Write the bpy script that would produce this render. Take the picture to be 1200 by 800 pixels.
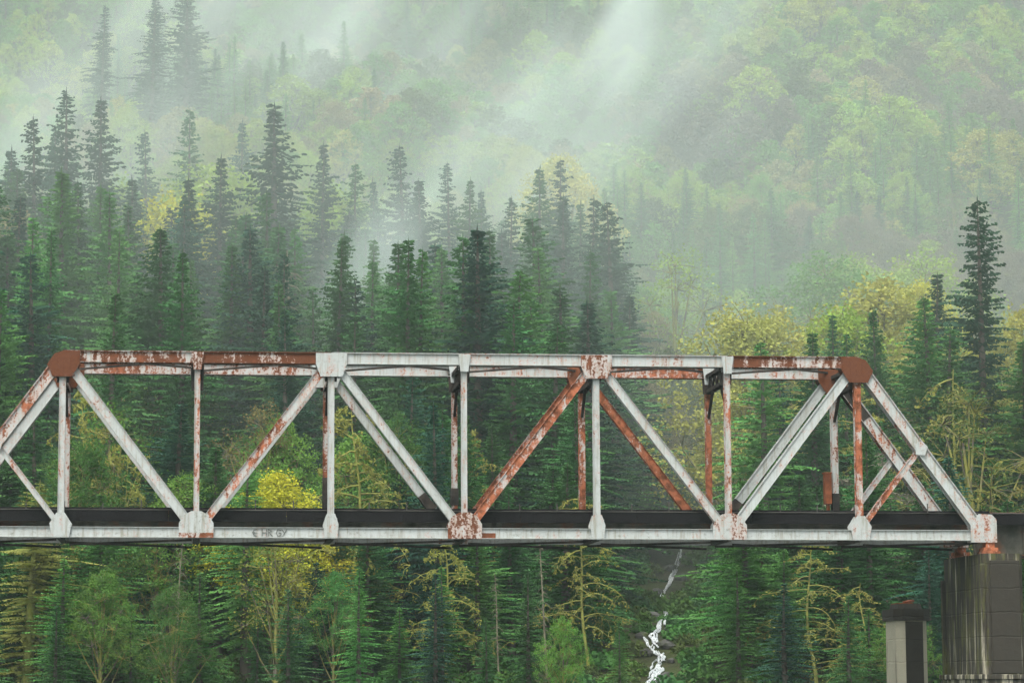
import bpy, bmesh, math, random
import numpy as np
from mathutils import Vector, Matrix

for o in list(bpy.data.objects): bpy.data.objects.remove(o)
SC = bpy.context.scene
COL = SC.collection
R = math.radians

# ------------------------------------------------------------------ camera
CAMZ = 3.0                        # eye above the river level (z = 0)
CX, CD, FPX = 6.66, 137.33, 3223.9
YAW, PITCH, PPX = 0.0716, 0.1235, 460.3
ZB = CAMZ + 7.435                 # centre line of the bottom chords
cam_d = bpy.data.cameras.new('camera'); cam = bpy.data.objects.new('camera', cam_d); COL.objects.link(cam)
cam.location = (CX, -CD, CAMZ)
cam.rotation_euler = (R(90) + PITCH, 0, -YAW)
cam_d.sensor_width = 36.0; cam_d.lens = FPX / 1200 * 36.0
cam_d.shift_x = (600 - PPX) / 1200
cam_d.clip_start = 0.5; cam_d.clip_end = 6000
SC.camera = cam

# ------------------------------------------------------------------ sky, sun, exposure
SUN_EL, SUN_AZ = R(58), R(205)
w = bpy.data.worlds.new('World'); SC.world = w; w.use_nodes = True
nt = w.node_tree; nt.nodes.clear()
sky = nt.nodes.new('ShaderNodeTexSky'); sky.sky_type = 'NISHITA'; sky.sun_disc = False
sky.sun_elevation = SUN_EL; sky.sun_rotation = SUN_AZ; sky.air_density = 1.0; sky.dust_density = 4.0; sky.ozone_density = 1.0
hsv = nt.nodes.new('ShaderNodeHueSaturation'); hsv.inputs['Saturation'].default_value = 0.28
bg = nt.nodes.new('ShaderNodeBackground'); bg.inputs['Strength'].default_value = 0.13
wo = nt.nodes.new('ShaderNodeOutputWorld')
nt.links.new(sky.outputs[0], hsv.inputs['Color']); nt.links.new(hsv.outputs[0], bg.inputs['Color']); nt.links.new(bg.outputs[0], wo.inputs['Surface'])
sl = bpy.data.lights.new('sun', 'SUN'); sl.energy = 1.1; sl.angle = R(25); sl.color = (1.0, 0.97, 0.92)
sun = bpy.data.objects.new('sun', sl); COL.objects.link(sun)
sun.rotation_euler = (R(90) - SUN_EL, 0, R(180) - SUN_AZ)
SC.view_settings.view_transform = 'Standard'; SC.view_settings.look = 'None'
SC.view_settings.gamma = 1.0; SC.view_settings.use_curve_mapping = False
SC.view_settings.exposure = 1.4
cy = SC.cycles
cy.max_bounces = 5; cy.diffuse_bounces = 3; cy.glossy_bounces = 2; cy.transmission_bounces = 3
cy.volume_bounces = 2; cy.transparent_max_bounces = 6
cy.use_denoising = True
try: cy.denoiser = 'OPENIMAGEDENOISE'
except Exception: pass
cy.use_adaptive_sampling = True; cy.adaptive_threshold = 0.03
cy.volume_max_steps = 64; cy.volume_step_rate = 2.5
SC.render.filter_size = 1.6

# pixel (1200x800 photograph) -> direction ; point on it at horizontal distance d from the camera
def pix_dir(px, py):
    a, b = (px - PPX) / FPX, (400 - py) / FPX
    fw = Vector((math.sin(YAW) * math.cos(PITCH), math.cos(YAW) * math.cos(PITCH), math.sin(PITCH)))
    rt = Vector((math.cos(YAW), -math.sin(YAW), 0)); up = rt.cross(fw)
    return fw + rt * a + up * b
def at(px, py, d):
    v = pix_dir(px, py); t = d / v.y
    return Vector((CX, -CD, CAMZ)) + v * t
def project(X, Y, Z):
    v = Vector((X - CX, Y + CD, Z - CAMZ))
    fw = Vector((math.sin(YAW) * math.cos(PITCH), math.cos(YAW) * math.cos(PITCH), math.sin(PITCH)))
    rt = Vector((math.cos(YAW), -math.sin(YAW), 0)); up = rt.cross(fw)
    d = v.dot(fw)
    return PPX + FPX * v.dot(rt) / d, 400 - FPX * v.dot(up) / d

# ------------------------------------------------------------------ object helpers
def tag(o, label=None, cat=None, group=None, kind=None):
    if label: o['label'] = label
    if cat: o['category'] = cat
    if group: o['group'] = group
    if kind: o['kind'] = kind
    return o
def empty(name, loc, rz=0.0):
    o = bpy.data.objects.new(name, None); COL.objects.link(o); o.location = loc; o.rotation_euler = (0, 0, rz)
    o.empty_display_size = 0.3
    return o
def meshobj(name, me, parent=None, color=None):
    o = bpy.data.objects.new(name, me); COL.objects.link(o)
    if parent: o.parent = parent
    if color: o.color = color
    return o
class MB:
    """collects boxes, bars and plates into one mesh"""
    def __init__(s): s.v = []; s.f = []
    def add(s, vs, fs):
        k = len(s.v); s.v += [tuple(v) for v in vs]; s.f += [tuple(i + k for i in f) for f in fs]
    def box(s, x0, x1, y0, y1, z0, z1):
        s.add([(x0,y0,z0),(x1,y0,z0),(x1,y1,z0),(x0,y1,z0),(x0,y0,z1),(x1,y0,z1),(x1,y1,z1),(x0,y1,z1)],
              [(3,2,1,0),(4,5,6,7),(0,1,5,4),(1,2,6,5),(2,3,7,6),(3,0,4,7)])
    def bar(s, p, q, side, a0, a1, b0, b1):
        """beam from p to q; 'side' is a unit vector; a along side, b along (axis x side)"""
        p, q, side = Vector(p), Vector(q), Vector(side).normalized()
        ax = (q - p).normalized(); side = (side - ax * side.dot(ax)).normalized(); n = ax.cross(side)
        vs = []
        for c in (p, q):
            for a, b in ((a0,b0),(a1,b0),(a1,b1),(a0,b1)): vs.append(c + side * a + n * b)
        s.add(vs, [(0,1,2,3),(7,6,5,4),(0,4,5,1),(1,5,6,2),(2,6,7,3),(3,7,4,0)])
    def plate(s, poly, y0, y1):
        """polygon in the x-z plane, counter-clockwise, thick along y"""
        n = len(poly)
        s.add([(x, y0, z) for x, z in poly] + [(x, y1, z) for x, z in poly],
              [tuple(range(n)), tuple(range(2*n-1, n-1, -1))] + [(i, i + n, (i + 1) % n + n, (i + 1) % n) for i in range(n)])
    def prism(s, poly, z0, z1, top=1.0):
        n = len(poly); cx = sum(p[0] for p in poly) / n; cyy = sum(p[1] for p in poly) / n
        s.add([(x, y, z0) for x, y in poly] + [(cx + (x-cx)*top, cyy + (y-cyy)*top, z1) for x, y in poly],
              [tuple(range(n-1,-1,-1)), tuple(range(n, 2*n))] + [(i, (i + 1) % n, (i + 1) % n + n, i + n) for i in range(n)])
    def cyl(s, p, q, r, n=8):
        p, q = Vector(p), Vector(q); ax = (q - p).normalized()
        t = Vector((0,0,1)) if abs(ax.z) < .9 else Vector((1,0,0)); u = ax.cross(t).normalized(); v = ax.cross(u)
        vs = [c + (u*math.cos(2*math.pi*i/n) + v*math.sin(2*math.pi*i/n))*r for c in (p, q) for i in range(n)]
        s.add(vs, [tuple(range(n-1,-1,-1)), tuple(range(n,2*n))] + [(i,(i+1)%n,(i+1)%n+n,i+n) for i in range(n)])
    def mesh(s, name, mat, bevel=0.0):
        me = bpy.data.meshes.new(name); me.from_pydata(s.v, [], s.f); me.validate()
        bm = bmesh.new(); bm.from_mesh(me); bmesh.ops.recalc_face_normals(bm, faces=bm.faces[:])
        if bevel: bmesh.ops.bevel(bm, geom=bm.edges[:], offset=bevel, segments=1, affect='EDGES', clamp_overlap=True)
        bm.to_mesh(me); bm.free()
        if mat: me.materials.append(mat)
        return me
    def obj(s, name, mat, parent=None, color=None, bevel=0.0):
        return meshobj(name, s.mesh(name, mat, bevel), parent, color)

# ------------------------------------------------------------------ materials
class NT:
    def __init__(s, name):
        s.m = bpy.data.materials.new(name); s.m.use_nodes = True; s.t = s.m.node_tree; s.t.nodes.clear()
        s.out = s.t.nodes.new('ShaderNodeOutputMaterial')
    def n(s, typ, **kw):
        nd = s.t.nodes.new('ShaderNode' + typ)
        for k, v in kw.items(): setattr(nd, k, v)
        return nd
    def set(s, sock, v):
        if hasattr(v, 'is_output') or hasattr(v, 'links'): s.t.links.new(v, sock)
        else:
            if isinstance(v, (tuple, list)) and len(v) == 3 and sock.type == 'RGBA': v = (*v, 1)
            sock.default_value = v
    def math(s, op, a, b=0.0, c=0.0, clamp=False):
        nd = s.n('Math', operation=op); nd.use_clamp = clamp
        s.set(nd.inputs[0], a); s.set(nd.inputs[1], b); s.set(nd.inputs[2], c); return nd.outputs[0]
    def mix(s, f, a, b, blend='MIX'):
        nd = s.n('Mix', data_type='RGBA', blend_type=blend); s.set(nd.inputs[0], f); s.set(nd.inputs[6], a); s.set(nd.inputs[7], b); return nd.outputs[2]
    def ramp(s, v, lo, hi, a=0.0, b=1.0, smooth=True):
        nd = s.n('MapRange', interpolation_type='SMOOTHSTEP' if smooth else 'LINEAR')
        s.set(nd.inputs[0], v); s.set(nd.inputs[1], lo); s.set(nd.inputs[2], hi); s.set(nd.inputs[3], a); s.set(nd.inputs[4], b); return nd.outputs[0]
    def noise(s, vec, scale, detail=3.0, rough=0.55, out=0, dist=0.0):
        nd = s.n('TexNoise'); s.set(nd.inputs['Vector'], vec); s.set(nd.inputs['Scale'], scale); s.set(nd.inputs['Detail'], detail)
        s.set(nd.inputs['Roughness'], rough); s.set(nd.inputs['Distortion'], dist); return nd.outputs[out]
    def pos(s, scale=(1,1,1)):
        g = s.n('NewGeometry'); mp = s.n('Mapping'); s.t.links.new(g.outputs['Position'], mp.inputs['Vector']); mp.inputs['Scale'].default_value = scale
        return mp.outputs[0]
    def bump(s, h, strength=0.3, dist=0.02):
        b = s.n('Bump'); b.inputs['Strength'].default_value = strength; b.inputs['Distance'].default_value = dist; s.set(b.inputs['Height'], h); return b.outputs[0]
    def bsdf(s, color, rough=0.7, normal=None, spec=0.3, metallic=0.0):
        p = s.n('BsdfPrincipled'); s.set(p.inputs['Base Color'], color); s.set(p.inputs['Roughness'], rough)
        s.set(p.inputs['Specular IOR Level'], spec); s.set(p.inputs['Metallic'], metallic)
        if normal is not None: s.set(p.inputs['Normal'], normal)
        s.t.links.new(p.outputs[0], s.out.inputs['Surface']); return p

def mat_steel():
    """weathered pale grey paint; object colour: R rust cover, G orange-ness, B grime"""
    m = NT('painted_steel')
    oi = m.n('ObjectInfo'); sep = m.n('SeparateColor'); m.set(sep.inputs[0], oi.outputs['Color'])
    rust, orange, grime = sep.outputs[0], sep.outputs[1], sep.outputs[2]
    P = m.pos(); PS = m.pos((1.4, 1.4, .45))
    n1 = m.noise(P, .55, 5, .62); n2 = m.noise(PS, 2.6, 5, .65); n3 = m.noise(P, 9, 4, .6)
    v = m.math('ADD', m.math('MULTIPLY', n1, .30), m.math('ADD', m.math('MULTIPLY', n2, .42), m.math('MULTIPLY', n3, .28)))
    th = m.math('SUBTRACT', .66, m.math('MULTIPLY', rust, .34))
    cov = m.ramp(v, m.math('SUBTRACT', th, .018), m.math('ADD', th, .03))
    halo = m.ramp(v, m.math('SUBTRACT', th, .085), m.math('ADD', th, .01))
    # paint: warm and cool greys with run-off streaks
    pa = m.mix(m.noise(P, .9, 4), (.43, .465, .455), (.30, .315, .29))
    st = m.noise(m.pos((5.5, 5.5, .5)), 1.3, 4, .6)
    pa = m.mix(m.math('MULTIPLY', m.ramp(st, .45, .75), .75), pa, (.20, .19, .135))
    pa = m.mix(m.math('MULTIPLY', m.ramp(m.noise(P, 4.3, 5, .7), .52, .72), m.math('MULTIPLY', grime, .9)), pa, (.12, .12, .085))
    pa = m.mix(m.math('MULTIPLY', halo, .5), pa, (.42, .23, .17))
    dark = m.mix(n3, (.058, .019, .008), (.140, .046, .017))
    bright = m.mix(n3, (.36, .085, .022), (.33, .145, .085))
    pick = m.ramp(m.math('ADD', m.math('MULTIPLY', m.noise(P, 1.1, 3), .7), m.math('MULTIPLY', orange, .6)), .42, .72)
    ru = m.mix(m.ramp(m.noise(P, 3.4, 4), .35, .7), m.mix(pick, dark, bright), dark)
    col = m.mix(cov, pa, ru)
    h = m.math('ADD', m.math('MULTIPLY', cov, -.4), m.math('MULTIPLY', n3, .5))
    m.bsdf(col, m.ramp(cov, 0, 1, .55, .9), m.bump(h, .5, .01), .3)
    return m.m
def mat_simple(name, c1, c2, scale=1.0, rough=.85, bump=.4, stretch=(1,1,1), bdist=.03, c3=None, s3=.2):
    m = NT(name); P = m.pos(stretch)
    n = m.noise(P, scale, 6, .65); c = m.mix(m.ramp(n, .3, .7), c1, c2)
    if c3: c = m.mix(m.ramp(m.noise(P, s3, 5, .6), .5, .66), c, c3)
    m.bsdf(c, rough, m.bump(m.noise(P, scale * 3, 5, .65), bump, bdist), .08); return m.m
def mat_concrete():
    """old concrete: object colour R dark stain, G moss, B pale"""
    m = NT('old_concrete'); P = m.pos()
    oi = m.n('ObjectInfo'); sep = m.n('SeparateColor'); m.set(sep.inputs[0], oi.outputs['Color'])
    n = m.noise(P, 1.2, 6, .65)
    c = m.mix(n, (.20, .19, .15), (.42, .39, .28))
    c = m.mix(m.math('MULTIPLY', sep.outputs[2], .6), c, m.mix(n, (.40, .37, .26), (.58, .53, .39)))
    sz = m.n('SeparateXYZ'); m.set(sz.inputs[0], m.pos()); ph = m.math('FRACT', m.math('ADD', m.math('MULTIPLY', sz.outputs[2], .83), m.math('MULTIPLY', m.noise(P, 1.5, 3), .16)))
    seam = m.ramp(m.math('ABSOLUTE', m.math('SUBTRACT', ph, .5)), .0, .045, 1.0, 0.0)
    c = m.mix(m.math('MULTIPLY', seam, m.ramp(m.noise(P, .9, 3), .4, .7, .0, .4)), c, (.05, .045, .035))
    stv = m.noise(m.pos((2.6, 2.6, .16)), 1.0, 5, .62)
    st = m.ramp(stv, m.math('SUBTRACT', .72, m.math('MULTIPLY', sep.outputs[0], .55)), m.math('SUBTRACT', .86, m.math('MULTIPLY', sep.outputs[0], .55)))
    c = m.mix(m.math('MULTIPLY', st, .93), c, m.mix(m.noise(P, 3, 4), (.005, .0045, .004), (.016, .012, .009)))
    mo = m.ramp(m.noise(m.pos((1.6, 1.6, .3)), 1.5, 5, .65), m.math('SUBTRACT', .8, m.math('MULTIPLY', sep.outputs[1], .5)), m.math('SUBTRACT', .95, m.math('MULTIPLY', sep.outputs[1], .5)))
    c = m.mix(m.math('MULTIPLY', mo, .85), c, m.mix(m.noise(P, 5, 4), (.05, .06, .018), (.10, .095, .03)))
    m.bsdf(c, .9, m.bump(m.math('SUBTRACT', m.math('ADD', m.noise(P, 6, 6, .7), n), seam), .6, .03), .2); return m.m
def mat_leaf(name, instancer=False, trans=.28):
    m = NT(name); P = m.pos()
    if instancer:
        a = m.n('Attribute', attribute_type='INSTANCER', attribute_name='tint'); base = a.outputs['Color']
    else:
        base = m.n('ObjectInfo').outputs['Color']
    g = m.n('NewGeometry'); rnd = g.outputs['Random Per Island']
    v = m.math('ADD', m.math('MULTIPLY', rnd, .55), m.math('MULTIPLY', m.noise(P, .35, 3), 1.0))
    hs = m.n('HueSaturation'); m.set(hs.inputs['Color'], base)
    m.set(hs.inputs['Hue'], m.ramp(m.noise(P, .22, 2), .3, .7, .485, .515, False)); m.set(hs.inputs['Value'], m.ramp(v, .2, 1.3, .68, 1.36, False))
    d = m.n('BsdfDiffuse'); m.set(d.inputs['Color'], hs.outputs[0])
    t = m.n('BsdfTranslucent'); m.set(t.inputs['Color'], hs.outputs[0])
    mx = m.n('MixShader'); mx.inputs[0].default_value = trans
    m.t.links.new(d.outputs[0], mx.inputs[1]); m.t.links.new(t.outputs[0], mx.inputs[2]); m.t.links.new(mx.outputs[0], m.out.inputs['Surface'])
    return m.m
def mat_bark(name, moss):
    m = NT(name); P = m.pos()
    n = m.noise(m.pos((3, 3, .6)), 2.0, 5, .65)
    c = m.mix(n, (.05, .042, .034), (.15, .13, .105))
    if moss: c = m.mix(m.ramp(m.noise(P, .8, 5, .6), .36, .58), c, (.20, .20, .05))
    m.bsdf(c, .95, m.bump(n, .6, .05), .1); return m.m
def mat_obj_color(name):
    m = NT(name); oi = m.n('ObjectInfo'); P = m.pos()
    c = m.mix(m.ramp(m.noise(P, 1.4, 4), .35, .7), oi.outputs['Color'], m.mix(.6, oi.outputs['Color'], (.06, .05, .035)))
    m.bsdf(c, .95, None, .1); return m.m

M_STEEL = mat_steel()
M_DARK = mat_simple('dark_steel', (.018, .018, .017), (.055, .045, .036), 1.5)  # mottled dark steel for struts, braces, rods and sleeves
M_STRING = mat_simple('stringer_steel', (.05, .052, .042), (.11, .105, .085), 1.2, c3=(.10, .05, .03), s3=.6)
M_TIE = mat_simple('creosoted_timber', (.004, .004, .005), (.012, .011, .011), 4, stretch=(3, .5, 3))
M_PLANK = mat_simple('weathered_plank', (.035, .033, .03), (.09, .085, .075), 3, stretch=(.4, 3, 3))
M_RAIL = mat_simple('rusted_rail', (.06, .032, .02), (.13, .07, .045), 3)
M_RUST = mat_simple('rusted_plate', (.10, .035, .018), (.24, .08, .035), 2.2)
M_PAINTMARK = mat_simple('faded_black_paint', (.05, .055, .05), (.20, .21, .19), 14)
M_CONC = mat_concrete()
M_LEAF = mat_leaf('needle_foliage', trans=.22)
M_LEAFB = mat_leaf('broad_foliage', trans=.35)
M_LEAFI = mat_leaf('far_foliage', True, .28)
M_BARK = mat_bark('fir_bark', False)
M_BARKM = mat_bark('mossy_bark', True)
M_TWIG = mat_obj_color('mossy_limbs')
M_ROCK = mat_simple('wet_rock', (.03, .03, .028), (.10, .10, .09), 1.2, .6, c3=(.05, .065, .02), s3=.8)

# ------------------------------------------------------------------ terrain
_pd = [-2500, -200, 22, 32, 40, 165, 176, 186, 230, 285, 330, 900, 1100, 2600]
_pz = [1.4, 1.4, 1.4, -1.0, -2.0, -2.0, -0.8, 2.4, 13.0, 29.0, 46.0, 286.0, 330.0, 380.0]
def _wob(x, d):
    return (1.6*math.sin(x*.045+1.3) * math.cos(d*.05) + 1.1*math.sin(x*.09+d*.06) + .6*math.sin(x*.21-d*.17+2))
def ground(x, Y):
    d = Y + CD
    z = float(np.interp(d, _pd, _pz))
    k = min(1, max(0, (d - 188) / 30)); far = min(1, max(0, (d - 300) / 200))
    z += k * _wob(x, d) * (1 + 3.5 * far)
    z += far * 9 * math.sin(x * .021 + .6)
    return z
def ray_ground(px, py, d0=186.5, d1=700):
    d = d0
    while d < d1:
        p = at(px, py, d)
        if p.z <= ground(p.x, p.y): return p, d
        d += .4
    return at(px, py, d1), d1
def mat_ground():
    m = NT('forest_floor'); P = m.pos()
    n = m.noise(P, .25, 6, .65); n2 = m.noise(P, 2.2, 6, .7)
    c = m.mix(m.ramp(n, .35, .65), (.028, .030, .016), (.045, .062, .02))
    c = m.mix(m.ramp(n2, .5, .7), c, (.075, .055, .035))
    m.bsdf(c, .95, m.bump(m.math('ADD', n, n2), .9, .25), .1); return m.m
xs = sorted(set([-2500,-1500,-900,-500] + list(np.arange(-260, 300.1, 5)) + [400,600,900,1500,2500]))
ds = [-2000,-1000,-400,-100,0,22,27,32,36,40,60,90,120,150,165,170,176,181,186] + list(np.arange(190, 700, 5)) + list(np.arange(700, 1100, 25)) + [1100,1400,2000,2600]
vs = [(x, d - CD, ground(x, d - CD)) for d in ds for x in xs]; nx = len(xs)
fs = [(j*nx+i, j*nx+i+1, (j+1)*nx+i+1, (j+1)*nx+i) for j in range(len(ds)-1) for i in range(nx-1)]
me = bpy.data.meshes.new('hillside'); me.from_pydata(vs, [], fs); me.polygons.foreach_set('use_smooth', [True]*len(fs)); me.materials.append(mat_ground())
tag(meshobj('hillside', me), kind='structure')
# river
mw = NT('river_water'); nw = mw.noise(mw.pos((1, 2.2, 1)), .8, 5, .6)
pw = mw.bsdf((.018, .035, .03), .12, mw.bump(nw, .25, .1), .5)
b = MB(); b.add([(-2400, 24-CD, 0), (2400, 24-CD, 0), (2400, 182-CD, 0), (-2400, 182-CD, 0)], [(0,1,2,3)])
tag(b.obj('river', mw.m), kind='structure')

# ------------------------------------------------------------------ the bridge
PAN, H, WID = 6.7, 8.738, 5.2
ZT = ZB + H
XL, XR = -6.45, 46.55
rng = random.Random(5)
br = empty('truss_bridge', (XL, 0, ZB - 1.0))
tag(br, 'long rusty pale grey steel railway truss bridge crossing the whole view', 'bridge')
INV = Matrix.Translation(-Vector(br.location))
def bpart(mb, name, mat=None, color=(.15, .3, .3, 1), bevel=0.0, parent=None):
    mb.v = [(x - br.location.x, y - br.location.y, z - br.location.z) for x, y, z in mb.v]
    return mb.obj(name, mat or M_STEEL, parent or br, color, bevel)
def node(i, top): return (i * PAN, ZT if top else ZB)

def channel_member(mb, p, q, yc, depth, half, lip=.075, t=.022):
    """two channels back to back at yc +- half with webs in the truss plane and lacing between them"""
    p3, q3 = Vector((p[0], yc, p[1])), Vector((q[0], yc, q[1]))
    Y = Vector((0, 1, 0))
    for s in (-1, 1):
        w0, w1 = sorted((s * half, s * (half - t)))
        mb.bar(p3, q3, Y, w0, w1, -depth/2, depth/2)
        l0, l1 = sorted((s * half, s * (half + lip)))
        mb.bar(p3, q3, Y, l0 + (.001 if s > 0 else 0), l1, depth/2 - t, depth/2)
        mb.bar(p3, q3, Y, l0, l1, -depth/2, -depth/2 + t)
    # batten plates and lacing on the under and upper sides
    L = (q3 - p3).length; ax = (q3 - p3) / L; n = max(2, int(L / .62)); nn = ax.cross(Y)
    for s in (-1, 1):
        off = nn * s * (depth/2 - t * 1.6)
        for k in range(n):
            a = p3 + ax * (L * k / n) + off; c = p3 + ax * (L * (k + 1) / n) + off
            y0 = (half - .03) * (1 if k % 2 else -1)
            mb.bar(a + Y * y0, c - Y * y0, nn, -.006, .006, -.035, .035)

def chord_member(mb, p, q, yc, depth, half, t=.025, cover=True):
    p3, q3 = Vector((p[0], yc, p[1])), Vector((q[0], yc, q[1])); Y = Vector((0, 1, 0))
    for s in (-1, 1):
        w0, w1 = sorted((s * half, s * (half - t)))
        mb.bar(p3, q3, Y, w0, w1, -depth/2, depth/2)
        l0, l1 = sorted((s * (half - .001), s * (half + .09)))
        mb.bar(p3, q3, Y, l0, l1, -depth/2 if not cover else depth/2 - .03, (-depth/2 + .022) if not cover else depth/2 - .008)
        mb.bar(p3, q3, Y, l0, l1, (-depth/2 - .001), -depth/2 + .024) if cover else mb.bar(p3, q3, Y, l0, l1, depth/2 - .024, depth/2 + .001)
    if cover:  # cover plate (axis x side points up for left-to-right members)
        mb.bar(p3, q3, Y, -half - .1, half + .1, depth/2, depth/2 + .025)
    n = max(2, int((q3 - p3).length / .7)); L = (q3 - p3).length; ax = (q3 - p3) / L; nn = ax.cross(Y)
    for k in range(n):
        off = nn * (-depth/2 + .05); y0 = (half - .03) * (1 if k % 2 else -1)
        mb.bar(p3 + ax * (L*k/n) + off + Y*y0, p3 + ax * (L*(k+1)/n) + off - Y*y0, nn, -.006, .006, -.04, .04)
    # stitch plates on the outer faces
    for k in range(1, int(L / 1.7)):
        c = p3 + ax * (k * 1.7)
        for s in (-1, 1):
            a0, a1 = sorted((s * half, s * (half + .012)))
            mb.bar(c - ax * .04, c + ax * .04, Y, a0, a1, -depth/2 + .03, depth/2 - .03)

def rivets(mb, pts, y, s):
    for x, z in pts:
        k = len(mb.v); r = .024
        mb.add([(x + r*math.cos(a), y, z + r*math.sin(a)) for a in (.4, 1.66, 2.9, 4.2, 5.4)] + [(x, y + s*.022, z)],
               [(i, (i+1) % 5, 5) for i in range(5)])

CD_H = .56   # chord depth
rust_top = {0: [.52, .66, .20, .26, .26, .52], 1: [.48, .40, .24, .32, .56, .36]}
org_top = {0: [.1, .0, .5, .6, .2, .1], 1: [.3, .2, .4, .5, .75, .4]}
for s, Y0 in ((0, 0.0), (1, WID)):
    out = -1 if s == 0 else 1
    for i in range(6):
        mb = MB(); chord_member(mb, (i*PAN + .02, ZT), ((i+1)*PAN - .02, ZT), Y0, CD_H, .23)
        bpart(mb, 'top_chord', color=(rust_top[s][i], org_top[s][i], .35, 1))
    for k, (xa, za, xb, zb, ru, og) in enumerate(((XL, ZB, 0, ZT, .42 if s == 0 else .25, .5), (6*PAN, ZT, XR, ZB, .28 if s == 0 else .34, .35))):
        mb = MB(); chord_member(mb, (xa, za), (xb, zb), Y0, .55, .225)
        bpart(mb, 'end_post', color=(ru, og, .4, 1))
    xsb = [XL] + [i * PAN for i in range(7)] + [XR]
    for i in range(8):
        mb = MB(); chord_member(mb, (xsb[i] + .02, ZB), (xsb[i+1] - .02, ZB), Y0, .52, .2, cover=False)
        # seam stitch plates
        bpart(mb, 'bottom_chord', color=(.10 if i != 4 else .16, .2, .75, 1))
    vru = [.24, .42, .14, .26, .16, .44, .56] if s == 0 else [.42, .4, .6, .46, .58, .62, .34]
    vog = [.4, .8, .3, .6, .2, .9, 1.0] if s == 0 else [.4, .4, .3, .4, .5, .6, .2]
    for i in range(7):
        mb = MB(); channel_member(mb, (i*PAN, ZB + .2), (i*PAN, ZT - .15), Y0, .32 if i % 2 == 0 else .28, .16, .06)
        bpart(mb, 'vertical_post', color=(vru[i], vog[i], .45, 1))
    dg = [((0, 1), (1, 0), .24, .2), ((1, 0), (2, 1), .40, .85), ((2, 1), (3, 0), .20, .2), ((3, 0), (4, 1), .58, .75), ((4, 1), (5, 0), .30, .35), ((5, 0), (6, 1), .16, .5)]
    dg2 = [(.2, .2), (.3, .4), (.22, .2), (.6, .8), (.66, .95), (.20, .2)]
    for k, (a, c, ru, og) in enumerate(dg):
        if s: ru, og = dg2[k]
        mb = MB(); channel_member(mb, node(*a), node(*c), Y0, .47 if k in (0, 5) else .42, .15, .07)
        bpart(mb, 'diagonal_brace', color=(ru, og, .4, 1))
    for x0, xe, ru in ((0, XL, .28), (6*PAN, XR, .55 if s == 0 else .36)):
        xm, zm = (x0 + (xe)) / 2, (ZT + ZB) / 2
        mb = MB(); channel_member(mb, (x0, ZB + .25), (xm, zm), Y0, .27, .13, .05)
        bpart(mb, 'strut', color=(ru, .8, .4, 1))
        mb = MB(); mb.plate([(xm-.28, zm-.3), (xm+.2, zm-.34), (xm+.34, zm+.1), (xm+.05, zm+.4), (xm-.3, zm+.25)], *sorted((Y0 + out*.336, Y0 + out*.36)))
        bpart(mb, 'gusset_plate', color=(.2, .4, .4, 1))
    # gusset plates
    def gusset(poly, ru, og, gr, half=.336, th=.024):
        for sd in (-1, 1):
            mb = MB(); y = Y0 + sd * half; mb.plate(poly, *sorted((y, y + sd * th)))
            g = bpart(mb, 'gusset_plate', color=(ru, og, gr, 1))
            if sd == out:
                xs_, zs_ = [p[0] for p in poly], [p[1] for p in poly]; cxg, czg = sum(xs_)/len(poly), sum(zs_)/len(poly)
                pts = []
                for j in range(len(poly)):
                    a, c = Vector(poly[j]), Vector(poly[(j+1) % len(poly)]); L = (c - a).length; m_ = int(L / .13)
                    for q in range(m_):
                        p = a.lerp(c, (q + .5) / m_); p = p + (Vector((cxg, czg)) - p).normalized() * .08; pts.append((p.x, p.y))
                for q in range(3):
                    for r_ in range(-3, 4): pts.append((cxg + (q - 1) * .3, czg + r_ * .11))
                rm = MB(); rivets(rm, pts, y + sd * th, sd); ro = bpart(rm, 'rivets', color=(ru, og, gr, 1), parent=g); tag(ro, kind='stuff')
    for x, sg, ru in ((0, -1, .98), (6*PAN, 1, .98)):
        pl = [(x - .78, ZT - .42), (x - .5, ZT - 1.02), (x + .45, ZT - 1.02), (x + .86, ZT - .38), (x + .86, ZT + .27), (x + .05, ZT + .29), (x - .42, ZT + .12)]
        if sg > 0: pl = [(2*x - a, c) for a, c in pl][::-1]
        gusset(pl, ru, .0 if s == 0 else .1, .2)
    for x, ru, og in ((2*PAN, .16, .1), (4*PAN, .52 if s == 0 else .6, .25)):
        gusset([(x - .78, ZT - .3), (x - .55, ZT - .92), (x + .55, ZT - .92), (x + .78, ZT - .3), (x + .78, ZT + .265), (x - .78, ZT + .265)], ru, og, .5)
    for x, ru, og in ((1*PAN, .12 if s else .20, .1), (3*PAN, .46 if s == 0 else .3, .1), (5*PAN, .30, .1)):
        zz = ZB - .27
        gusset([(x - .86, zz), (x + .86, zz), (x + .86, ZB + .45), (x + .62, ZB + .85), (x + .25, ZB + 1.05), (x - .25, ZB + 1.05), (x - .62, ZB + .85), (x - .86, ZB + .45)], ru, og, .7)
    for i in (1, 3, 5):
        x = i * PAN; gusset([(x - .2, ZT - .62), (x + .2, ZT - .62), (x + .3, ZT + .26), (x - .3, ZT + .26)], .12 if i != 1 else .5, .2, .2)
    for i in (0, 2, 4, 6):
        x = i * PAN; e = .12 if i in (2, 4) else .28
        gusset([(x - .26 - e*.6, ZB - .27), (x + .26 + e*.6, ZB - .27), (x + .26 + e, ZB + .42), (x + .2, ZB + .95), (x - .2, ZB + .95), (x - .26 - e, ZB + .42)], .14, .3, .45)
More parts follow.
